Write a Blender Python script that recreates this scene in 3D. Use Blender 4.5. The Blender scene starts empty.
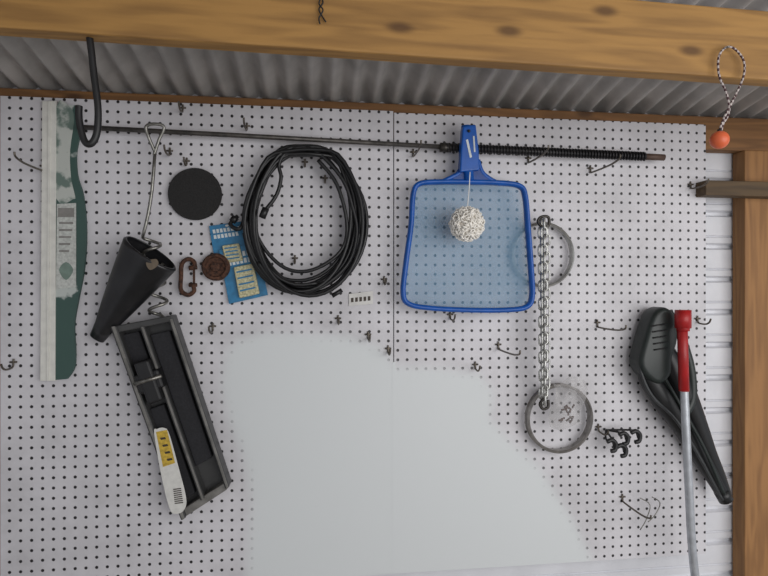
import bpy, bmesh, math, random
from mathutils import Vector, Matrix, noise
random.seed(4)
F=555.0; D=1.47; CZ=1.5; TH=math.atan(0.122)
sT,cT=math.sin(TH),math.cos(TH)
def W(px,py,y=-0.01):
    """survey coordinate on the wall -> metres"""
    u=(px-384)/F; v=(py-288)/F
    d=Vector((u*cT+sT, cT-u*sT, -v)); s=(y+D)/d.y
    return Vector((d.x*s, y, CZ+d.z*s))
S=D/F
sc=bpy.context.scene; col=sc.collection
sc.view_settings.view_transform='Standard'
# ---------------------------------------------------------------- materials
def lin(c):
    return tuple((x/255/12.92 if x/255<=0.04045 else ((x/255+0.055)/1.055)**2.4) for x in c)
MC={}
def mat(name,c,rough=0.6,metal=0.0,var=0.12,scale=60,c2=None,bump=0.0,thr=(0.35,0.65)):
    if name in MC: return MC[name]
    m=bpy.data.materials.new(name); m.use_nodes=True; nt=m.node_tree; N=nt.nodes; L=nt.links
    b=N['Principled BSDF']; b.inputs['Roughness'].default_value=rough; b.inputs['Metallic'].default_value=metal
    tc=N.new('ShaderNodeTexCoord'); nz=N.new('ShaderNodeTexNoise'); nz.inputs['Scale'].default_value=scale; nz.inputs['Detail'].default_value=4
    L.new(tc.outputs['Object'],nz.inputs['Vector'])
    r=N.new('ShaderNodeValToRGB'); l=lin(c)
    r.color_ramp.elements[0].position=thr[0]; r.color_ramp.elements[1].position=thr[1]
    a=lin(c2) if c2 else tuple(x*(1-var*2) for x in l)
    r.color_ramp.elements[0].color=(*a,1); r.color_ramp.elements[1].color=(*l,1)
    L.new(nz.outputs['Fac'],r.inputs['Fac']); L.new(r.outputs['Color'],b.inputs['Base Color'])
    if bump:
        bp=N.new('ShaderNodeBump'); bp.inputs['Strength'].default_value=bump; bp.inputs['Distance'].default_value=0.002
        L.new(nz.outputs['Fac'],bp.inputs['Height']); L.new(bp.outputs['Normal'],b.inputs['Normal'])
    MC[name]=m; return m
def wood(name,base,dark,axis='X',knots=True,seed=0):
    m=bpy.data.materials.new(name); m.use_nodes=True; nt=m.node_tree; N=nt.nodes; L=nt.links
    b=N['Principled BSDF']; b.inputs['Roughness'].default_value=0.65
    tc=N.new('ShaderNodeTexCoord'); mp=N.new('ShaderNodeMapping')
    s=[14,14,14]; s['XYZ'.index(axis)]=1.3; mp.inputs['Scale'].default_value=s; mp.inputs['Location'].default_value=(seed,seed*.7,seed*.3)
    L.new(tc.outputs['Object'],mp.inputs['Vector'])
    n1=N.new('ShaderNodeTexNoise'); n1.inputs['Scale'].default_value=1.1; n1.inputs['Detail'].default_value=2; n1.inputs['Distortion'].default_value=0.3
    L.new(mp.outputs[0],n1.inputs['Vector'])
    mu=N.new('ShaderNodeMath'); mu.operation='MULTIPLY'; mu.inputs[1].default_value=45; L.new(n1.outputs['Fac'],mu.inputs[0])
    si=N.new('ShaderNodeMath'); si.operation='SINE'; L.new(mu.outputs[0],si.inputs[0])
    mr=N.new('ShaderNodeMapRange'); mr.inputs['From Min'].default_value=-1; mr.inputs['From Max'].default_value=1; L.new(si.outputs[0],mr.inputs['Value'])
    n2=N.new('ShaderNodeTexNoise'); n2.inputs['Scale'].default_value=7; n2.inputs['Detail'].default_value=5; L.new(mp.outputs[0],n2.inputs['Vector'])
    ad=N.new('ShaderNodeMix'); ad.inputs[0].default_value=0.62; L.new(mr.outputs[0],ad.inputs[2]); L.new(n2.outputs['Fac'],ad.inputs[3])
    r=N.new('ShaderNodeValToRGB'); r.color_ramp.elements[0].position=0.1; r.color_ramp.elements[1].position=0.7
    lb=lin(base); ld=lin(dark)
    r.color_ramp.elements[0].color=(*[0.45*p+0.55*q for p,q in zip(lb,ld)],1); r.color_ramp.elements[1].color=(*lb,1)
    L.new(ad.outputs[0],r.inputs['Fac']); out=r.outputs['Color']
    if knots:
        mk=N.new('ShaderNodeMapping'); k=[11,0,11]; k['XYZ'.index(axis)]=4.5; mk.inputs['Scale'].default_value=k; mk.inputs['Location'].default_value=(seed+.3,0.0,seed*.9)
        L.new(tc.outputs['Object'],mk.inputs['Vector'])
        vo=N.new('ShaderNodeTexVoronoi'); vo.voronoi_dimensions='2D'; vo.inputs['Scale'].default_value=1.0
        sx=N.new('ShaderNodeSeparateXYZ'); cx_=N.new('ShaderNodeCombineXYZ'); L.new(mk.outputs[0],sx.inputs[0]); L.new(sx.outputs['X'],cx_.inputs['X']); L.new(sx.outputs['Z'],cx_.inputs['Y'])
        L.new(cx_.outputs[0],vo.inputs['Vector'])
        # only some cells carry a knot
        sc_=N.new('ShaderNodeSeparateColor'); L.new(vo.outputs['Color'],sc_.inputs[0])
        gt=N.new('ShaderNodeMath'); gt.operation='GREATER_THAN'; gt.inputs[1].default_value=0.55; L.new(sc_.outputs[0],gt.inputs[0])
        kr=N.new('ShaderNodeMapRange'); kr.interpolation_type='SMOOTHSTEP'; kr.inputs['From Min'].default_value=0.04; kr.inputs['From Max'].default_value=0.17; kr.inputs['To Min'].default_value=0.8; kr.inputs['To Max'].default_value=0
        L.new(vo.outputs['Distance'],kr.inputs['Value'])
        mm=N.new('ShaderNodeMath'); mm.operation='MULTIPLY'; L.new(kr.outputs[0],mm.inputs[0]); L.new(gt.outputs[0],mm.inputs[1])
        mx=N.new('ShaderNodeMix'); mx.data_type='RGBA'; L.new(mm.outputs[0],mx.inputs[0]); L.new(out,mx.inputs[6]); mx.inputs[7].default_value=(*[q*.9 for q in ld],1); out=mx.outputs[2]
    L.new(out,b.inputs['Base Color'])
    bp=N.new('ShaderNodeBump'); bp.inputs['Strength'].default_value=0.2; bp.inputs['Distance'].default_value=0.002
    L.new(ad.outputs[0],bp.inputs['Height']); L.new(bp.outputs['Normal'],b.inputs['Normal'])
    return m
def sheer(name,c,alpha,rough=0.4):
    m=bpy.data.materials.new(name); m.use_nodes=True; N=m.node_tree.nodes; b=N['Principled BSDF']
    b.inputs['Base Color'].default_value=(*lin(c),1); b.inputs['Alpha'].default_value=alpha; b.inputs['Roughness'].default_value=rough
    nz=N.new('ShaderNodeTexNoise'); nz.inputs['Scale'].default_value=30; bp=N.new('ShaderNodeBump'); bp.inputs['Strength'].default_value=.2
    m.node_tree.links.new(nz.outputs['Fac'],bp.inputs['Height']); m.node_tree.links.new(bp.outputs['Normal'],b.inputs['Normal'])
    return m
# ---------------------------------------------------------------- mesh helpers
def obj(name,verts,faces,m=None,smooth=False,parent=None):
    me=bpy.data.meshes.new(name); me.from_pydata([tuple(v) for v in verts],[],faces); me.update()
    bm=bmesh.new(); bm.from_mesh(me); bmesh.ops.recalc_face_normals(bm,faces=bm.faces); bm.to_mesh(me); bm.free()
    o=bpy.data.objects.new(name,me); col.objects.link(o)
    if m: me.materials.append(m)
    if smooth:
        for p in me.polygons: p.use_smooth=True
    if parent: o.parent=parent; o.matrix_parent_inverse=parent.matrix_world.inverted()
    return o
def empty(name,loc):
    e=bpy.data.objects.new(name,None); e.empty_display_size=0.05; col.objects.link(e); e.location=loc
    bpy.context.view_layer.update(); return e
def bevel(o,w,seg=2):
    b=o.modifiers.new('bevel','BEVEL'); b.width=w; b.segments=seg; b.limit_method='ANGLE'; return o
def box(name,lo,hi,m,parent=None,bv=0.0):
    x0,y0,z0=lo;x1,y1,z1=hi
    v=[(x0,y0,z0),(x1,y0,z0),(x1,y1,z0),(x0,y1,z0),(x0,y0,z1),(x1,y0,z1),(x1,y1,z1),(x0,y1,z1)]
    f=[(0,1,2,3),(4,5,6,7),(0,1,5,4),(1,2,6,5),(2,3,7,6),(3,0,4,7)]
    o=obj(name,v,f,m,parent=parent)
    if bv: bevel(o,bv)
    return o
def smoothpath(pts,n=8,closed=False):
    P=[Vector(p) for p in pts]; out=[]; k=len(P)
    rng=range(k) if closed else range(k-1)
    for i in rng:
        if closed: a,b,c,d=P[i-1],P[i],P[(i+1)%k],P[(i+2)%k]
        else: a=P[max(i-1,0)];b=P[i];c=P[i+1];d=P[min(i+2,k-1)]
        for j in range(n):
            t=j/n
            out.append(0.5*((2*b)+(c-a)*t+(2*a-5*b+4*c-d)*t*t+(3*b-a-3*c+d)*t**3))
    if not closed: out.append(P[-1])
    return out
def sweepdata(P,r,sides=8,closed=False,cap=True,flat=None):
    n=len(P); V=[];Fc=[]
    T=[]
    for i in range(n):
        if closed: t=P[(i+1)%n]-P[i-1]
        else: t=P[min(i+1,n-1)]-P[max(i-1,0)]
        T.append(t.normalized() if t.length>1e-9 else Vector((0,0,1)))
    up=Vector((0,1,0)) if abs(T[0].y)<0.9 else Vector((1,0,0))
    nrm=(up-T[0]*up.dot(T[0])).normalized()
    for i in range(n):
        nrm=(nrm-T[i]*nrm.dot(T[i])); nrm=nrm.normalized() if nrm.length>1e-6 else T[i].orthogonal().normalized()
        if flat: # keep the normal aligned with Y
            q=Vector((0,1,0)); q=q-T[i]*q.dot(T[i]); nrm=q.normalized()
        b=T[i].cross(nrm); rr=r[i] if isinstance(r,(list,tuple)) else r
        fy,fb=(flat if flat else (1,1))
        for s in range(sides):
            a=2*math.pi*(s+.5)/sides
            V.append(P[i]+nrm*math.cos(a)*rr*fy+b*math.sin(a)*rr*fb)
    m=n if closed else n-1
    for i in range(m):
        j=(i+1)%n
        for s in range(sides):
            t=(s+1)%sides; Fc.append((i*sides+s,i*sides+t,j*sides+t,j*sides+s))
    if cap and not closed:
        Fc.append(tuple(range(sides))); Fc.append(tuple((n-1)*sides+s for s in range(sides)))
    return V,Fc
def sweep(name,P,r,m,sides=8,closed=False,parent=None,flat=None,smooth=True):
    V,Fc=sweepdata([Vector(p) for p in P],r,sides,closed,True,flat); return obj(name,V,Fc,m,smooth,parent)
def multi(name,lst,m,sides=6,parent=None,smooth=True):
    V=[];Fc=[]
    for P,r,cl in lst:
        a,b=sweepdata([Vector(p) for p in P],r,sides,cl); o=len(V); V+=a; Fc+=[tuple(i+o for i in f) for f in b]
    return obj(name,V,Fc,m,smooth,parent)
def plate(name,pts,yf,th,m,parent=None,bv=0.0,smooth=False):
    """extruded outline; pts = wall survey points, front at yf, thickness th"""
    a=[W(x,y,yf) for x,y in pts]; n=len(a)
    b=[Vector((p.x,p.y+th,p.z)) for p in a]
    Fc=[tuple(range(n)),tuple(range(n,2*n))]+[(i,(i+1)%n,n+(i+1)%n,n+i) for i in range(n)]
    o=obj(name,a+b,Fc,m,smooth,parent)
    if bv: bevel(o,bv,3)
    return o
def curvepts(pts,n=6,closed=True):
    P=smoothpath([Vector((x,y,0)) for x,y in pts],n,closed); return [(p.x,p.y) for p in P]
def disc_profile(name,c,prof,m,parent=None,sides=48):
    """revolve about Y axis: prof=[(r,y)]"""
    V=[];Fc=[]
    for r,y in prof:
        for s in range(sides):
            a=2*math.pi*s/sides; V.append((c.x+r*math.cos(a),y,c.z+r*math.sin(a)))
    k=len(prof)
    for i in range(k-1):
        for s in range(sides):
            t=(s+1)%sides; Fc.append((i*sides+s,i*sides+t,(i+1)*sides+t,(i+1)*sides+s))
    Fc.append(tuple(range(sides))); Fc.append(tuple((k-1)*sides+s for s in range(sides)))
    return obj(name,V,Fc,m,False,parent)
def WP(pts,y=None): return [W(p[0],p[1],p[2] if len(p)>2 else y) for p in pts]
# common materials
steel=mat('galvanised_steel',(150,148,142),0.35,0.85,0.2,90)
hooksteel=mat('peg_hook_steel',(112,104,94),0.4,0.6,0.2,90)
dsteel=mat('dark_steel',(75,72,68),0.45,0.7,0.2,90)
black=mat('black_plastic',(26,26,28),0.45,0,0.15,40)
rust=mat('rusty_iron',(98,66,50),0.85,0.2,0.3,140,(50,34,28),bump=.5)
blue=mat('blue_plastic',(14,88,178),0.35,0,0.1,30)
white=mat('white_plastic',(214,212,208),0.5,0,0.08,40)
# ---------------------------------------------------------------- pegboard
def inpoly_sd(p,poly):
    x,y=p; ins=False; md=1e9; n=len(poly)
    for i in range(n):
        x1,y1=poly[i];x2,y2=poly[(i+1)%n]
        if (y1>y)!=(y2>y) and x<(x2-x1)*(y-y1)/(y2-y1)+x1: ins=not ins
        dx,dy=x2-x1,y2-y1; t=max(0,min(1,((x-x1)*dx+(y-y1)*dy)/(dx*dx+dy*dy+1e-12)))
        md=min(md,math.hypot(x-x1-t*dx,y-y1-t*dy))
    return md if ins else -md
patch_px=[(236,338),(262,330),(300,331),(350,334),(382,345),(396,364),(440,366),(480,372),(496,392),(492,418),(512,440),(538,462),(556,490),(575,520),(592,556),(598,600),(244,600),(246,540),(250,500),(240,455),(226,420),(219,385),(224,352)]
patch=[(W(a,b,0).x,W(a,b,0).z) for a,b in patch_px]
def pegmat():
    m=bpy.data.materials.new('perforated_hardboard'); m.use_nodes=True; nt=m.node_tree; N=nt.nodes; L=nt.links
    b=N['Principled BSDF']; b.inputs['Roughness'].default_value=0.5
    tc=N.new('ShaderNodeTexCoord'); sp=N.new('ShaderNodeSeparateXYZ'); L.new(tc.outputs['Object'],sp.inputs[0])
    def M(op,a,bb=None):
        n=N.new('ShaderNodeMath'); n.operation=op
        for i,q in enumerate((a,bb)):
            if q is None: continue
            if isinstance(q,(int,float)): n.inputs[i].default_value=q
            else: L.new(q,n.inputs[i])
        return n.outputs[0]
    fx=M('SUBTRACT',M('FRACT',M('MULTIPLY',sp.outputs['X'],1/0.0254)),0.5)
    fz=M('SUBTRACT',M('FRACT',M('MULTIPLY',sp.outputs['Z'],1/0.0254)),0.5)
    d=M('SQRT',M('ADD',M('MULTIPLY',fx,fx),M('MULTIPLY',fz,fz)))
    mr=N.new('ShaderNodeMapRange'); mr.inputs['From Min'].default_value=0.125; mr.inputs['From Max'].default_value=0.175; mr.inputs['To Min'].default_value=1; mr.inputs['To Max'].default_value=0
    L.new(d,mr.inputs['Value'])
    at=N.new('ShaderNodeAttribute'); at.attribute_name='filled'
    hole=M('MULTIPLY',mr.outputs[0],M('SUBTRACT',1,at.outputs['Fac']))
    nz=N.new('ShaderNodeTexNoise'); nz.inputs['Scale'].default_value=5; nz.inputs['Detail'].default_value=8; nz.inputs['Roughness'].default_value=.65; L.new(tc.outputs['Object'],nz.inputs['Vector'])
    r=N.new('ShaderNodeValToRGB'); r.color_ramp.elements[0].position=.32; r.color_ramp.elements[1].position=.58
    r.color_ramp.elements[0].color=(*lin((190,188,191)),1); r.color_ramp.elements[1].color=(*lin((211,209,213)),1); L.new(nz.outputs['Fac'],r.inputs['Fac'])
    m1=N.new('ShaderNodeMix'); m1.data_type='RGBA'; L.new(at.outputs['Fac'],m1.inputs[0]); L.new(r.outputs['Color'],m1.inputs[6]); m1.inputs[7].default_value=(*lin((212,216,217)),1)
    m2=N.new('ShaderNodeMix'); m2.data_type='RGBA'; L.new(hole,m2.inputs[0]); L.new(m1.outputs[2],m2.inputs[6]); m2.inputs[7].default_value=(*lin((32,30,32)),1)
    L.new(m2.outputs[2],b.inputs['Base Color'])
    bp=N.new('ShaderNodeBump'); bp.invert=True; bp.inputs['Strength'].default_value=.6; bp.inputs['Distance'].default_value=.003
    L.new(hole,bp.inputs['Height']); L.new(bp.outputs['Normal'],b.inputs['Normal'])
    return m
PM=pegmat()
def board(name,x0,x1,z0,z1,yf):
    nx=max(2,int((x1-x0)/0.012)); nz=int((z1-z0)/0.012); V=[];Fc=[]
    for j in range(nz+1):
        for i in range(nx+1): V.append((x0+(x1-x0)*i/nx,yf,z0+(z1-z0)*j/nz))
    for j in range(nz):
        for i in range(nx):
            a=j*(nx+1)+i; Fc.append((a,a+1,a+nx+2,a+nx+1))
    o=obj(name,V,Fc,PM); at=o.data.attributes.new('filled','FLOAT','POINT')
    vals=[]
    for v in V:
        s=inpoly_sd((v[0],v[2]),patch); t=max(0,min(1,(s+0.015)/0.042)); vals.append(t*t*(3-2*t))
    at.data.foreach_set('value',vals)
    sd=o.modifiers.new('thick','SOLIDIFY'); sd.thickness=0.006; sd.offset=0
    return o
XL=W(1,300,0).x; XS=W(393.5,300,0).x; XR=W(705,300,0).x
ZT=CZ+0.472; ZB=CZ-0.762
board('pegboard',XL,XS-0.001,ZB,ZT,0.0); board('pegboard.001',XS+0.0015,XR,ZB,ZT-0.004,0.0)
zf=W(393,362,0).z
box('trim_2',(XS-0.004,-0.0034,ZB),(XS+0.0045,0.0028,zf),mat('seam_filler',(212,216,217),0.5,0,0.0,20))
# ---------------------------------------------------------------- shell
beamw=wood('beam_pine',(168,126,68),(84,54,26),'X',True,2.0)
platew=wood('plate_pine',(136,96,56),(70,44,24),'X',True,5.0)
postw=wood('post_pine',(156,112,66),(92,58,28),'Z',True,8.0)
dwood=wood('weathered_wood',(92,72,46),(40,30,20),'X',False,1.0)
metalw=mat('painted_corrugated_steel',(222,223,228),0.45,0.0,0.04,15)
roofm=mat('corrugated_roof_steel',(192,188,184),0.5,0.15,0.15,10)
def corrugated(name,along,a0,a1,pitch,amp,lofn,m):
    n=int((a1-a0)/pitch*8); V=[];Fc=[]
    for i in range(n+1):
        a=a0+(a1-a0)*i/n; h=amp*math.sin(2*math.pi*a/pitch)
        p,q=lofn(a,h); V+=[p,q]
    for i in range(n): Fc.append((2*i,2*i+2,2*i+3,2*i+1))
    o=obj(name,V,Fc,m,True); return o
corrugated('ceiling','x',-1.9,2.2,0.056,0.012,lambda a,h:((a,0.10,CZ+0.518-0.016+h),(a,-2.3,CZ+0.518+0.18*2.3+h)),roofm)
# ribbed siding: flat lands separated by V grooves
def siding(name,lo):
    V=[];Fc=[];z=0.0
    while z<CZ+0.56:
        for dz,h in ((0,0),(.046,0),(.052,.012),(.060,.012),(.066,.0),(.082,0),(.086,.005),(.090,0)):
            V+=list(lo(z+dz,h))
        z+=.098
    for i in range(len(V)//2-1): Fc.append((2*i,2*i+2,2*i+3,2*i+1))
    return obj(name,V,Fc,metalw)
siding('wall_back',lambda a,h:((-1.9,0.055+h,a),(2.2,0.055+h,a)))
siding('added_shade_wall',lambda a,h:((-1.9-h,0.07,a),(-1.9-h,-1.2,a)))  # unseen side wall, added to darken the left of the board
box('trim_1',(-1.9,0.008,CZ+0.40),(2.2,0.047,ZT+0.024),platew,bv=.003)          # top plate
BY=-0.45
zb=CZ+0.436
bmo=box('ceiling_beam',(-2.0,BY-0.0,-0.0),(2.2,BY+0.038,0.14),beamw,bv=.004); bmo.location=(0,0,zb); bmo.rotation_euler=(0,math.radians(0.95),0)
px0=W(745,300,0.0).x
box('wall_post',(px0,0.0,0),(px0+0.09,0.05,CZ+0.40),postw,bv=.003)
g0=W(706,180,-.045);g1=W(706,195,-.045)
box('wall_girt',(g0.x,-0.045,g1.z),(1.6,-0.002,g0.z),dwood,bv=.002)
box('wall_stud',(XL-0.10,0.008,0),(XL+0.03,0.047,CZ+0.40),postw,bv=.003)
box('floor',(-1.9,-3.2,-0.05),(2.2,0.14,0.0),mat('concrete',(165,160,154),0.9,0,0.12,8))
# ---------------------------------------------------------------- screw hook on beam
sweep('utility_hook',smoothpath(WP([(88,26),(91,48),(94,75),(98,108),(97,132),(92,143),(86,143),(82,134),(79,118),(79,106)],BY+0.02),8),0.0062,black,10)
# twisted wire on beam
e=empty('bent_wire',W(321,5,BY))
multi('wire',[(smoothpath(WP([(318,-8),(323,2),(319,9),(322,16),(326,22)],BY-0.006),5),0.0014,False),(smoothpath(WP([(324,-8),(319,3),(323,10),(319,18),(320,24)],BY-0.009),5),0.0014,False)],black,parent=e)
# ---------------------------------------------------------------- paint trim guard
e=empty('paint_trim_guard',W(60,240,-0.02))
gw=mat('aged_white_plastic',(222,221,214),0.5,0,0.06,50)
plate('blade',[(42,101),(56,101),(55,381),(40,381)],-0.016,0.012,gw,e,0.001)
plate('blade_rib',[(48,101),(50,101),(48.5,381),(46.5,381)],-0.019,0.004,gw,e)
green=mat('paint_smeared_green',(58,84,78),0.6,0,0.1,13,(184,190,186),thr=(0.37,0.41))
hp=[(55,105),(75,105),(79,108),(80,130),(76,152),(77,175),(83,196),(86,230),(84,268),(78,300),(74,325),(75,350),(74,368),(67,379),(55,380)]
hp=hp[:2]+[(p.x,p.y) for p in smoothpath([Vector((a,b,0)) for a,b in hp[2:-1]],5)]+hp[-1:]
plate('handle',hp,-0.013,0.009,green,e)
sm=[(56,107),(70,107),(74,120),(70,150),(71,178),(75,196),(73,199),(56,198)]
plate('dried_paint',curvepts(sm,3),-0.0138,0.001,mat('dried_white_paint',(186,190,184),0.7,0,0.1,25,(104,122,114),thr=(.43,.52)),e)
plate('label',[(57,204),(76,203),(76,287),(56,289)],-0.0145,0.001,mat('label_paper',(200,203,198),0.6,0,0.14,160),e)
plate('label_emblem',curvepts([(66,262),(73,270),(66,280),(59,270)],4),-0.0155,0.001,mat('emblem_green',(120,140,130)),e)
for k in range(5): plate('label_line',[(59,222+k*7),(73-k,222+k*7),(73-k,224+k*7),(59,224+k*7)],-0.0155,0.001,mat('label_grey',(140,138,134),0.6),e)
plate('label_strip',[(58,208),(74,208),(74,217),(58,217)],-0.0155,0.001,mat('label_grey',(140,138,134),0.6),e)
# ---------------------------------------------------------------- long rod with spring
e=empty('spring_tipped_metal_rod',W(370,142,-0.04))
rodm=mat('tarnished_rod',(98,94,90),0.45,0.6,0.25,50)
sweep('rod',WP([(78,127),(230,135),(445,147)],-0.035),0.0062,rodm,10,parent=e)
a=W(445,147.5,-0.035);b=W(645,156.5,-0.035)
sweep('core',[a,b],0.0095,black,8,parent=e)
dirv=(b-a); nt_=66; u1=Vector((0,1,0)); u2=dirv.normalized().cross(u1)
hel=[a+dirv*(i/(nt_*8))+0.0108*(u1*math.cos(i*math.pi/4)+u2*math.sin(i*math.pi/4)) for i in range(nt_*8+1)]
sweep('spring',hel,0.0026,mat('spring_black',(44,42,44),0.4,0.4),5,parent=e)
sweep('tip',WP([(643,156.5),(664,157.5)],-0.035),0.009,mat('tip_brown',(96,76,66),0.6,0.3),10,parent=e)
sweep('collar',WP([(440,147.3),(450,147.8)],-0.035),0.012,dsteel,12,parent=e)
# ---------------------------------------------------------------- peg hooks
def peghook(px,py,L=0.07,up=0.012,double=False,m=hooksteel,drop=0.018):
    c=W(px,py,-0.003); r=0.0025
    pts=[c+Vector((0,-0.002,drop)),c+Vector((0,-0.004,0.002)),c+Vector((0,-0.010,-0.003)),c+Vector((0,-L*.7,-0.004)),c+Vector((0,-L,0.002)),c+Vector((0,-L-.006,up))]
    l=[(smoothpath(pts,5),r,False),([c+Vector((-.008,-0.003,drop*.55)),c+Vector((.008,-0.003,drop*.55))],r,False)]
    multi('peg_hook',l,m,6)
for h in [(44,170,.13),(170,155,.05),(187,165,.03),(247,130,.06),(305,166,.02),(325,182,.02),(413,156,.11),(528,162,.13),(590,172,.15),(295,262,.02),(213,330,.05),
          (338,322,.05),(368,338,.05),(384,283,.04),(14,366,.05),(597,326,.14),(690,188,.07),(697,322,.05),(598,430,.05),(622,500,.13),(450,318,.05),(475,368,.04),
          (183,112,.04),(498,348,.16),(388,352,.04)]:
    peghook(*h)
# ---------------------------------------------------------------- dog tie-out stake
e=empty('dog_tie_out_stake',W(152,200,-0.05))
sweep('handle_loop',smoothpath(WP([(155,152,-.06),(149,138,-.07),(146,127,-.075),(154,124,-.075),(164,127,-.07),(159,140,-.065),(154,155,-.06)]),6),0.0040,steel,8,parent=e)
P=WP([(155,152,-.06),(152,190,-.06),(148,215,-.06),(144,232,-.06)])
c0=W(150,236,-.06);c1=W(160,322,-.05)
for i in range(1,61):
    t=i/60; a=math.pi+ t*4.6*2*math.pi
    c=c0.lerp(c1,t); rr=0.022*(1 if t<.9 else (1-t)*10)
    P.append(c+Vector((math.cos(a)*rr,-math.sin(a)*rr*.8,0)))
sweep('spiral_shaft',smoothpath(P,2),0.0040,steel,8,parent=e)
# ---------------------------------------------------------------- funnel
e=empty('plastic_funnel',W(130,290,-0.05))
mc=W(150,254,-.095); tc_=W(97,338,-.03); ax=(tc_-mc).normalized()
w1=Vector((ax.z,0,-ax.x)).normalized(); w2=ax.cross(w1).normalized()
V=[];Fc=[];n=36
prof=[(-.004,.0665),(0,.070),(.006,.069),(.05,.061),(.11,.049),(.17,.036),(.22,.024),(.255,.019)]
Ltot=(tc_-mc).length; k=Ltot/.255
prof=[(p*k,r) for p,r in prof]
inn=[(p,r-.004) for p,r in prof][::-1]
allp=prof+inn
for p,r in allp:
    for s in range(n):
        a=2*math.pi*s/n; V.append(mc+ax*p+w1*math.cos(a)*r+w2*math.sin(a)*r*.62)
for i in range(len(allp)):
    j=(i+1)%len(allp)
    for s in range(n):
        t=(s+1)%n; Fc.append((i*n+s,i*n+t,j*n+t,j*n+s))
obj('cone',V,Fc,mat('scuffed_black_plastic',(36,36,38),0.28,0,0.2,12,(20,20,22)),True,e)
plate('mud_mark',curvepts([(146,262),(156,259),(158,265),(150,270)],4),-0.134,0.001,mat('dried_mud',(112,100,86),0.9),e)
# ---------------------------------------------------------------- plain discs
e=empty('sanding_disc',W(195,194,-.01))
c=W(195,194,-.012); disc_profile('pad',c,[(.066,-.006),(.0665,-.012),(.065,-.016)],mat('dark_abrasive',(38,37,37),0.85,0,.2,300,bump=.3),e)
c=W(216,267,-.02); e=empty('rusty_caster_wheel',c)
disc_profile('rim',c,[(.032,-.004),(.035,-.010),(.035,-.024),(.031,-.030),(.026,-.030),(.024,-.022),(.012,-.021),(.011,-.030),(.005,-.031)],rust,e,40)
e=empty('rusty_shackle',W(188,277,-.02))
sweep('bow',smoothpath(WP([(193,285),(194,291),(188,295),(181,290),(181,277),(182,264),(188,259),(194,262),(195,269)],-.02),6),0.0055,rust,10,parent=e)
sweep('eye_bar',WP([(189,268),(197,267)],-.02),0.006,rust,10,parent=e); sweep('pin',WP([(189,285),(197,285)],-.02),0.005,rust,10,parent=e)
sweep('cross_bolt',WP([(194,266),(194,288)],-.02),0.003,rust,10,parent=e)
# ---------------------------------------------------------------- blister packs
cardb=mat('printed_blue_card',(46,124,170),0.45,0,0.15,60)
cream=mat('cream_print',(206,200,160),0.5,0,0.25,220); wtxt=mat('white_print',(218,224,224),0.5)
def pack(q,y,boxy):
    def Q(u,v):
        a=[q[0][i]*(1-u)*(1-v)+q[1][i]*u*(1-v)+q[2][i]*u*v+q[3][i]*(1-u)*v for i in (0,1)]; return tuple(a)
    def R(u0,v0,u1,v1): return [Q(u0,v0),Q(u1,v0),Q(u1,v1),Q(u0,v1)]
    e=empty('blister_pack',W(*Q(.5,.5),y))
    plate('card',R(0,0,1,1),y,.0015,cardb,e,.0004)
    for k in range(2):
        for j in range(8):
            if random.random()<.9: plate('lettering',R(.08+j*.1,.10+k*.13,.08+j*.1+.07,.10+k*.13+.09),y-.0006,.0006,wtxt,e)
    plate('blister',R(*boxy),y-.012,.012,cream,e,.003)
    u0,v0,u1,v1=boxy
    for k in range(4): 
        v=v0+(v1-v0)*(.15+.2*k); plate('print_row',R(u0+.05,v,u1-.07,v+.03),y-.0126,.0006,cardb,e)
    plate('hang_hole',curvepts([Q(.46,.03),Q(.54,.03),Q(.54,.07),Q(.46,.07)],3),y-.0006,.0006,white,e)
pack([(209,226),(244,221),(256,262),(216,268)],-.010,(.25,.5,.7,.92))
pack([(219,250),(257,243),(268,295),(229,304)],-.016,(.28,.36,.80,.94))
# ---------------------------------------------------------------- coiled cable
e=empty('coiled_cable',W(306,220,-.05)); cab=mat('black_rubber_cable',(20,20,22),0.42,0,.1,30)
def loop(cx,cy,rx,ry,y,turns,ph,tilt=0,n=44):
    out=[]
    N=int(n*turns)
    for i in range(N+1):
        t=i/n; a=ph+2*math.pi*t; k=math.sin(t*2.1+ph)
        rxx=rx+3.5*math.sin(t*1.7+ph*3); ryy=ry+3*math.cos(t*2.3+ph)
        x=rxx*math.cos(a); z=ryy*math.sin(a)
        X=x*math.cos(tilt)-z*math.sin(tilt); Z=x*math.sin(tilt)+z*math.cos(tilt)
        top=max(0,-math.sin(a))
        cxx=cx+4*k*(1-top); cyy=cy+3*math.sin(t*1.3+ph)
        py=cyy+Z
        if top>.75: py=py*(.45)+(cyy-ry+1)*.55
        out.append(W(cxx+X,py,y-.012*math.sin(t*3.3+ph)-.006*t%0.02))
    return out
lp=[]
lp.append((smoothpath([W(238,216,-.04),W(230,224,-.045),W(240,229,-.05)]+loop(303,219,56,69,-.040,4.0,math.pi*.95)[2::3],3),.0052,False))
lp.append((smoothpath(loop(306,220,52,70,-.050,4.0,.5,.03)[::3],3),.0052,False))
lp.append((smoothpath(loop(308,224,57,72,-.060,2.2,2.2,-.06)[::3],3),.0052,False))
lp.append((smoothpath(loop(301,216,54,66,-.062,1.3,1.2,.10)[::3],3),.0050,False))
lp.append((smoothpath(WP([(262,214),(276,196),(281,178),(279,165),(285,154),(303,147),(322,156),(343,180),(352,205),(357,232),(349,262),(325,285),(300,292),(276,284),(258,262)],-.070),6),.0050,False))
lp.append((smoothpath(WP([(270,165),(262,190),(252,215),(262,245),(285,268),(312,270),(340,252),(347,225),(337,185),(318,160)],-.065),6),.0050,False))
multi('cable_loops',lp,cab,8,e)
multi('plug_ends',[(WP([(262,218),(266,208)],-.071),.009,False),(WP([(236,217),(232,222)],-.044),.009,False),(WP([(342,290),(332,296)],-.055),.006,False)],cab,8,e)
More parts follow.
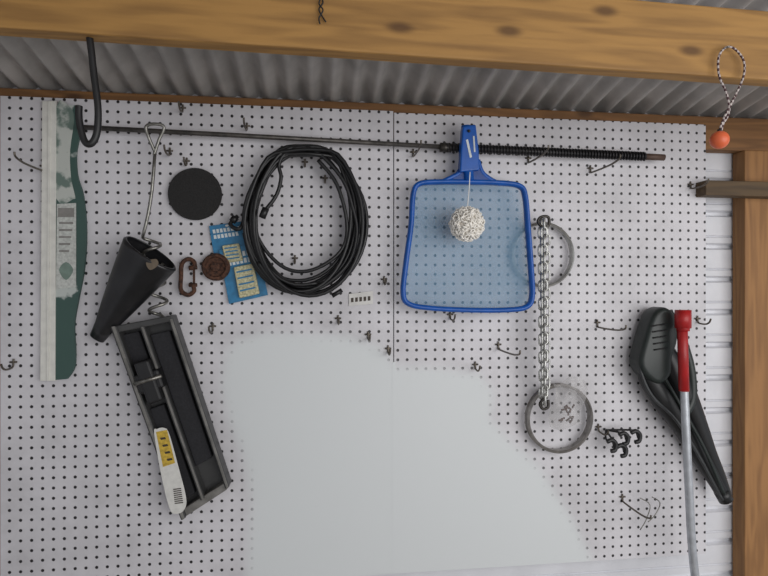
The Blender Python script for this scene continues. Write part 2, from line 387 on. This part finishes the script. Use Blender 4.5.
# ---------------------------------------------------------------- plastic tool tray
e=empty('plastic_tool_tray',W(170,420,-.05))
q=[(110,327),(172,315),(230,489),(181,521)]
def Q(u,v): return tuple(q[0][i]*(1-u)*(1-v)+q[1][i]*u*(1-v)+q[2][i]*u*v+q[3][i]*(1-u)*v for i in (0,1))
def R(u0,v0,u1,v1): return [Q(u0,v0),Q(u1,v0),Q(u1,v1),Q(u0,v1)]
grey=mat('charcoal_plastic',(66,66,66),0.45,0,.15,30); grey2=mat('grey_edge_plastic',(122,120,116),0.5,0,.2,40); foam=mat('black_foam',(38,38,42),0.8,0,.15,200,bump=.3)
plate('back',R(0,0.02,1,.97),-.016,.010,grey,e,.002)
plate('left_wall',R(0,0,.10,1),-.060,.050,grey,e,.003)
plate('left_lip',R(.02,0,.07,1),-.064,.006,grey2,e,.001)
plate('right_wall',R(.92,0.02,1,.99),-.055,.045,grey,e,.003)
plate('right_lip',R(.94,0.02,.98,.99),-.059,.006,grey2,e,.001)
plate('centre_rail',R(.44,.03,.52,.97),-.055,.040,grey,e,.003)
plate('centre_rail_lip',R(.465,.03,.50,.97),-.059,.005,grey2,e,.001)
plate('pad',R(.56,.08,.88,.80),-.038,.022,foam,e,.003)
plate('pad_small',R(.13,.05,.41,.24),-.036,.020,foam,e,.002)
plate('top_end',R(0,0,1,.035),-.055,.045,grey,e,.003)
plate('bottom_end',R(.1,.955,.95,.995),-.050,.040,grey2,e,.003)
plate('latch_body',R(.08,.26,.50,.36),-.075,.050,black,e,.006)
plate('latch_lever',R(.14,.20,.40,.42),-.080,.050,black,e,.006)
plate('lower_pad',R(.14,.44,.40,.92),-.040,.022,foam,e,.003)
sweep('hinge_pin',[W(*Q(.05,.30),-.080),W(*Q(.52,.30),-.080)],.005,steel,8,parent=e)
lab=curvepts([(154,434),(157,429),(164,428),(169,434),(178,466),(186,498),(184,510),(177,514),(170,510),(162,480)],5)
plate('price_label',lab,-.066,.003,mat('white_label',(214,213,208),0.5,0,0.06,100),e,.001)
plate('yellow_label',[(156,432),(167,430),(175,463),(163,467)],-.0668,.0008,mat('yellow_print',(210,176,64),0.5,0,.2,120),e)
for k in range(4): plate('label_text',[(160+k*2.2,438+k*7),(165+k*2.2,437+k*7),(166+k*2.2,439+k*7),(161+k*2.2,440+k*7)],-.0676,.0008,mat('label_ink',(60,50,40)),e)
for k in range(8): plate('barcode',[(173+k*.2+.3,489+k*2),(181+k*.3,488+k*2),(181+k*.3,489+k*2),(173+k*.2+.3,490+k*2)],-.0668,.0008,mat('label_ink',(60,50,40)),e)
for v in (.55,.7,.85): plate('rib',R(.10,v,.16,v+.02),-.058,.040,grey2,e,.001)
# ---------------------------------------------------------------- price sticker
e=empty('price_sticker',W(361,299,-.004))
plate('paper',[(349,294),(373,291),(373,304),(349,306)],-.006,.001,white,e)
for k in range(5): plate('digit',[(351+k*4.2,298-k*.4),(353.6+k*4.2,297.7-k*.4),(353.6+k*4.2,302-k*.4),(351+k*4.2,302.4-k*.4)],-.0066,.0006,mat('label_ink',(60,50,40)),e)
# ---------------------------------------------------------------- pool skimmer
e=empty('pool_skimmer_net',W(467,230,-.06))
fr=curvepts([(419,184),(440,182),(468,182),(500,183),(519,186),(525,196),(528,230),(531,270),(532,296),(526,307),(505,310),(467,310),(430,308),(409,304),(403,293),(406,262),(411,225),(413,195)],5)
sweep('frame',WP(fr,-.055),.0080,blue,8,True,e,flat=(1.6,.9))
cx,cy=467,246; V=[];Fc=[];nr=10;n=len(fr)
for i in range(nr+1):
    t=i/nr
    for (x,y) in fr: V.append(W(cx+(x-cx)*t,cy+(y-cy)*t,-.050+.010*(1-t**3)))
for i in range(nr):
    for s in range(n): Fc.append((i*n+s,i*n+(s+1)%n,(i+1)*n+(s+1)%n,(i+1)*n+s))
def netmat():
    m=bpy.data.materials.new('woven_net'); m.use_nodes=True; nt=m.node_tree; N=nt.nodes; L=nt.links; b=N['Principled BSDF']
    b.inputs['Base Color'].default_value=(*lin((122,166,198)),1); b.inputs['Roughness'].default_value=.6
    nz=N.new('ShaderNodeTexNoise'); nz.inputs['Scale'].default_value=12; tc=N.new('ShaderNodeTexCoord'); L.new(tc.outputs['Object'],nz.inputs['Vector'])
    mr=N.new('ShaderNodeMapRange'); mr.inputs['To Min'].default_value=.34; mr.inputs['To Max'].default_value=.54; L.new(nz.outputs['Fac'],mr.inputs['Value']); L.new(mr.outputs[0],b.inputs['Alpha'])
    return m
obj('net',V,Fc,netmat(),True,e)
plate('socket',[(463,126),(476,124),(479,150),(480,170),(460,172),(461,150)],-.075,.026,blue,e,.004)
sweep('socket_tube',WP([(466,126),(467,150),(469,180)],-.062),.013,blue,12,parent=e)
sweep('strut_l',smoothpath(WP([(463,160),(460,172),(450,178),(441,182)],-.058),5),.006,blue,8,parent=e)
sweep('strut_r',smoothpath(WP([(478,160),(482,172),(490,179),(500,184)],-.058),5),.006,blue,8,parent=e)
plate('throat',[(459,168),(482,168),(494,184),(449,183)],-.062,.010,mat('blue_plastic_dark',(14,66,140),.4),e,.003)
plate('moulded_slot',[(466,140),(468,139),(472,157),(470,158)],-.0762,.002,wtxt,e)
plate('moulded_slot_2',[(473,136),(474.5,136),(475.5,152),(474,152)],-.0762,.002,wtxt,e)
sweep('rivet',[W(469,131,-.079),W(469,131,-.072)],.004,dsteel,10,parent=e)
# fuzzy ball
c=W(467,224,-.105); e=empty('cotton_pom_pom',c); l=[]
for i in range(520):
    d=Vector((random.gauss(0,1),random.gauss(0,1),random.gauss(0,1))).normalized(); t=d.orthogonal().normalized()
    t=Matrix.Rotation(random.random()*6.28,3,d)@t; R0=.032; a=c+d*R0; 
    l.append((smoothpath([a-t*.007,a+d*random.uniform(.006,.011)-t*.003,a+d*random.uniform(.007,.013)+t*.004,a+t*.009],3),.0018,False))
cot=mat('undyed_cotton',(250,246,238),.95,0,.05,200)
multi('yarn_loops',l,cot,5,e)
bm=bmesh.new(); bmesh.ops.create_icosphere(bm,subdivisions=3,radius=.035)
V=[v.co+c for v in bm.verts]; Fc=[tuple(v.index for v in f.verts) for f in bm.faces]; bm.free()
obj('core',V,Fc,mat('cotton_core',(236,228,216),.95,0,.08,200),True,e)
sweep('string',smoothpath(WP([(470,172,-.088),(469,190,-.09),(467,212,-.10)]),4),.0012,cot,6,parent=e)
# ---------------------------------------------------------------- steel rings, chain, bag
shiny=mat('bright_steel',(196,196,192),.28,.75,.12,60)
def ring(px,py,r,m,depth=.03,y0=-.012):
    c=W(px,py,y0); e=empty('steel_ring',c); V=[];Fc=[];n=72
    pr=[(r,y0),(r+.003,y0-.002),(r,y0-.006),(r,y0-depth+.004),(r+.003,y0-depth),(r-.002,y0-depth-.003),(r-.005,y0-depth),(r-.004,y0-depth+.006),(r-.004,y0)]
    for rr,yy in pr:
        for s in range(n):
            a=2*math.pi*s/n; V.append((c.x+rr*math.cos(a),yy,c.z+rr*math.sin(a)))
    k=len(pr)
    for i in range(k):
        for s in range(n): Fc.append((i*n+s,i*n+(s+1)%n,((i+1)%k)*n+(s+1)%n,((i+1)%k)*n+s))
    obj('band',V,Fc,m,False,e); return e
ring(541,255,.086,shiny,.016)
ring(557,417,.091,mat('ring_dull_steel',(160,156,152),.32,.65,.15,60),.022)
e=empty('metal_chain',W(543,310,-.06)); l=[]
def link(c,d,wdir,Lh,wh):
    out=[]
    for i in range(16):
        a=2*math.pi*i/16; x=math.cos(a); yv=math.sin(a)
        out.append(c+d*(yv*wh+math.copysign(Lh-wh,yv) if abs(yv)>.05 else 0)+wdir*x*wh)
    return out
for (xa,ya,xb,yb,yd,off) in [(541,224,542,402,-.060,0),(547,222,547,392,-.066,1),(544,224,545,400,-.076,0)]:
    A=W(xa,ya,yd);B=W(xb,yb,yd);d=(B-A).normalized();Ln=(B-A).length;n=int(Ln/.0225)
    for i in range(n+1):
        s=Vector((1,0,0)) if (i+off)%2 else Vector((0,1,0)); s=(s+Vector((.35,.25,0))).normalized()
        l.append((link(A+d*Ln*i/n,d,s,.0155,.0080),.0027,True))
multi('links',l,shiny,6,e)
sweep('snap_hook_top',smoothpath(WP([(543,228),(538,222),(541,217),(548,217),(549,224),(545,230)],-.068),5),.004,dsteel,8,parent=e)
sweep('snap_hook_bottom',smoothpath(WP([(544,398),(540,404),(543,409),(548,407),(548,400)],-.068),5),.004,dsteel,8,parent=e)
e=empty('plastic_bag',W(567,405,-.06)); V=[];Fc=[];nx,nz=18,22
outl=lambda u,v:(553+32*u+3*math.sin(v*6)-2*v,379+48*v+4*math.sin(u*7+1)*(1-v)+3*math.sin(u*5))
for side in (0,1):
    o=len(V)
    for j in range(nz+1):
        for i in range(nx+1):
            u=i/nx;v=j/nz;x,y=outl(u,v); puff=.014*math.sin(math.pi*u)*math.sin(math.pi*v)**.7
            ns=noise.noise(Vector((u*4,v*4,side*4)))*.008
            V.append(W(x,y,-.066+(-puff if side else puff)+ns))
    for j in range(nz):
        for i in range(nx):
            a=o+j*(nx+1)+i; Fc.append((a,a+1,a+nx+2,a+nx+1))
obj('film',V,Fc,sheer('clear_poly_film',(186,184,184),.24,.15),True,e)
l=[]
for i in range(14):
    x=random.uniform(561,577);y=random.uniform(404,421);a=random.random()*3.1
    l.append(([W(x,y,-.066),W(x+4*math.cos(a),y+4*math.sin(a),-.068)],.0026,False))
multi('screws',l,rust,6,e)
# ---------------------------------------------------------------- small bunch of hooks
e=empty('rubber_tipped_hooks',W(622,440,-.05)); l=[];tips=[]
for i,(x,y) in enumerate([(612,447),(624,440),(636,438),(622,452)]):
    l.append((smoothpath(WP([(606,430,-.02),(x-6,y-8,-.04),(x,y-6,-.06),(x+2,y,-.06)]),5),.0028,False))
    tips.append((smoothpath(WP([(x-5,y-5),(x,y-7),(x+4,y-3),(x+3,y+3),(x-1,y+4)],-.062),4),.0058,False))
multi('wires',l,black,6,e); multi('tips',tips,black,8,e)
e=empty('wire_picture_hanger',W(645,515,-.05))
multi('wires',[(smoothpath(WP([(640,498),(650,505),(646,520),(640,530)],-.05),4),.0014,False),(smoothpath(WP([(652,497),(660,503),(655,515),(648,522)],-.05),4),.0014,False)],steel,6,e)
# ---------------------------------------------------------------- leaf blower
e=empty('leaf_blower',W(680,400,-.07))
dg=mat('dark_green_plastic',(34,42,40),.4,0,.15,25); bk=mat('charcoal_black',(24,25,27),.4,0,.15,25)
body=curvepts([(653,318),(660,309),(669,308),(677,317),(679,340),(674,358),(672,376),(660,385),(646,376),(641,362),(646,340)],5)
plate('motor_housing',body,-.080,.066,dg,e,.014,True)
def lobed(name,pts,rad,m,fl):
    P=smoothpath(pts,6); Rr=[]
    for i in range(len(P)):
        t=i/6; k=min(int(t),len(rad)-2); Rr.append(rad[k]*(1-(t-k))+rad[k+1]*(t-k))
    sweep(name,P,Rr,m,20,parent=e,flat=fl); return P,Rr
P,Rr=lobed('nozzle_left',WP([(643,358,-.045),(650,378,-.045),(664,400,-.045),(682,425,-.04),(700,455,-.035),(714,478,-.03),(724,497,-.03)]),[.022,.031,.034,.030,.026,.022,.017],bk,(.9,1))
P2,R2=lobed('nozzle_right',WP([(662,350,-.040),(674,372,-.040),(686,398,-.040),(698,426,-.038),(708,452,-.035),(718,476,-.03),(726,496,-.028)]),[.030,.036,.032,.026,.022,.020,.016],bk,(.9,1))
sweep('fold_ridge',smoothpath(WP([(640,356),(641,372),(652,396),(676,420),(700,458),(722,500)],-.066),6),.005,mat('edge_grey',(58,60,62),.4),6,parent=e)
sweep('fold_ridge_2',smoothpath(WP([(655,362),(668,384),(684,412),(704,448),(724,494)],-.074),6),.005,dg,6,parent=e)
sweep('handle',smoothpath(WP([(668,312),(676,325),(685,348),(691,372),(692,398),(686,412)],-.060),6),.012,dg,12,parent=e)
for k in range(5):
    sweep('vent',WP([(652+k*.5,326+k*6),(666+k*.5,324+k*6)],-.082),.002,black,6,parent=e)
sweep('nozzle_mouth',WP([(721,491,-.030),(726,500,-.030)]),.020,bk,16,parent=e)
# ---------------------------------------------------------------- pole with red grip
e=empty('aluminum_pole',W(688,450,-.10))
red=mat('red_plastic',(172,28,30),.4,0,.12,30); alu=mat('brushed_aluminium',(190,194,200),.35,.45,.12,40)
sweep('tube',smoothpath(WP([(684,385),(686,430),(689,490),(692,545),(697,590),(706,640)],-.115),6),.0105,alu,14,parent=e)
sweep('grip',WP([(682,316),(684,391)],-.115),.0130,red,14,parent=e)
sweep('cap',WP([(683,310),(683,328)],-.115),.0200,red,16,parent=e)
sweep('cap_flange',WP([(683,325),(683,331)],-.115),.0160,red,16,parent=e)
# ---------------------------------------------------------------- bungee with orange ball
e=empty('ball_bungee_cord',W(728,90,BY-.01)); yb=BY-.012
def cordmat():
    m=bpy.data.materials.new('braided_cord'); m.use_nodes=True; N=m.node_tree.nodes; L=m.node_tree.links
    tc=N.new('ShaderNodeTexCoord'); ch=N.new('ShaderNodeTexChecker'); ch.inputs['Scale'].default_value=180
    ch.inputs['Color1'].default_value=(*lin((190,180,176)),1); ch.inputs['Color2'].default_value=(*lin((74,48,52)),1)
    L.new(tc.outputs['Object'],ch.inputs['Vector']); L.new(ch.outputs['Color'],N['Principled BSDF'].inputs['Base Color']); N['Principled BSDF'].inputs['Roughness'].default_value=.8; return m
sweep('cord',smoothpath(WP([(719,132),(724,118),(733,100),(743,78),(744,62),(736,50),(727,47),(719,56),(719,75),(727,95),(729,112),(723,124),(721,132)],yb),6),.0022,cordmat(),8,parent=e)
c=W(719.5,140,yb); bm=bmesh.new(); bmesh.ops.create_uvsphere(bm,u_segments=28,v_segments=18,radius=.0175)
V=[v.co+c for v in bm.verts]; Fc=[tuple(v.index for v in f.verts) for f in bm.faces]; bm.free()
obj('ball',V,Fc,mat('orange_plastic',(222,104,62),.4,0,.05,20),True,e)
sweep('ball_neck',[c+Vector((0,0,.015)),c+Vector((0,0,.021))],.004,black,10,parent=e)
sweep('nail',[W(728,47,BY+.01),W(728,47,BY-.03)],.002,steel,8,parent=e)
# ---------------------------------------------------------------- lights, world, camera
w=bpy.data.worlds.new('world'); sc.world=w; w.use_nodes=True; bg=w.node_tree.nodes['Background']; bg.inputs[0].default_value=(.93,.95,1,1); bg.inputs[1].default_value=.46
def area(name,loc,tgt,sx,sy,e_,c=(1,1,1)):
    l=bpy.data.lights.new(name,'AREA'); l.shape='RECTANGLE'; l.size=sx; l.size_y=sy; l.energy=e_; l.color=c
    o=bpy.data.objects.new(name,l); col.objects.link(o); o.location=loc; o.rotation_euler=(Vector(tgt)-Vector(loc)).to_track_quat('-Z','Y').to_euler()
area('open_door_daylight',(1.45,-2.3,1.45),(0.5,0,1.15),2.4,1.6,38,(1,.985,.975))
cam=bpy.data.cameras.new('camera'); co=bpy.data.objects.new('camera',cam); col.objects.link(co)
cam.sensor_width=36; cam.lens=F/768*36; co.location=(0,-D,CZ); co.rotation_euler=(math.pi/2,0,-TH); cam.clip_start=.01
sc.camera=co
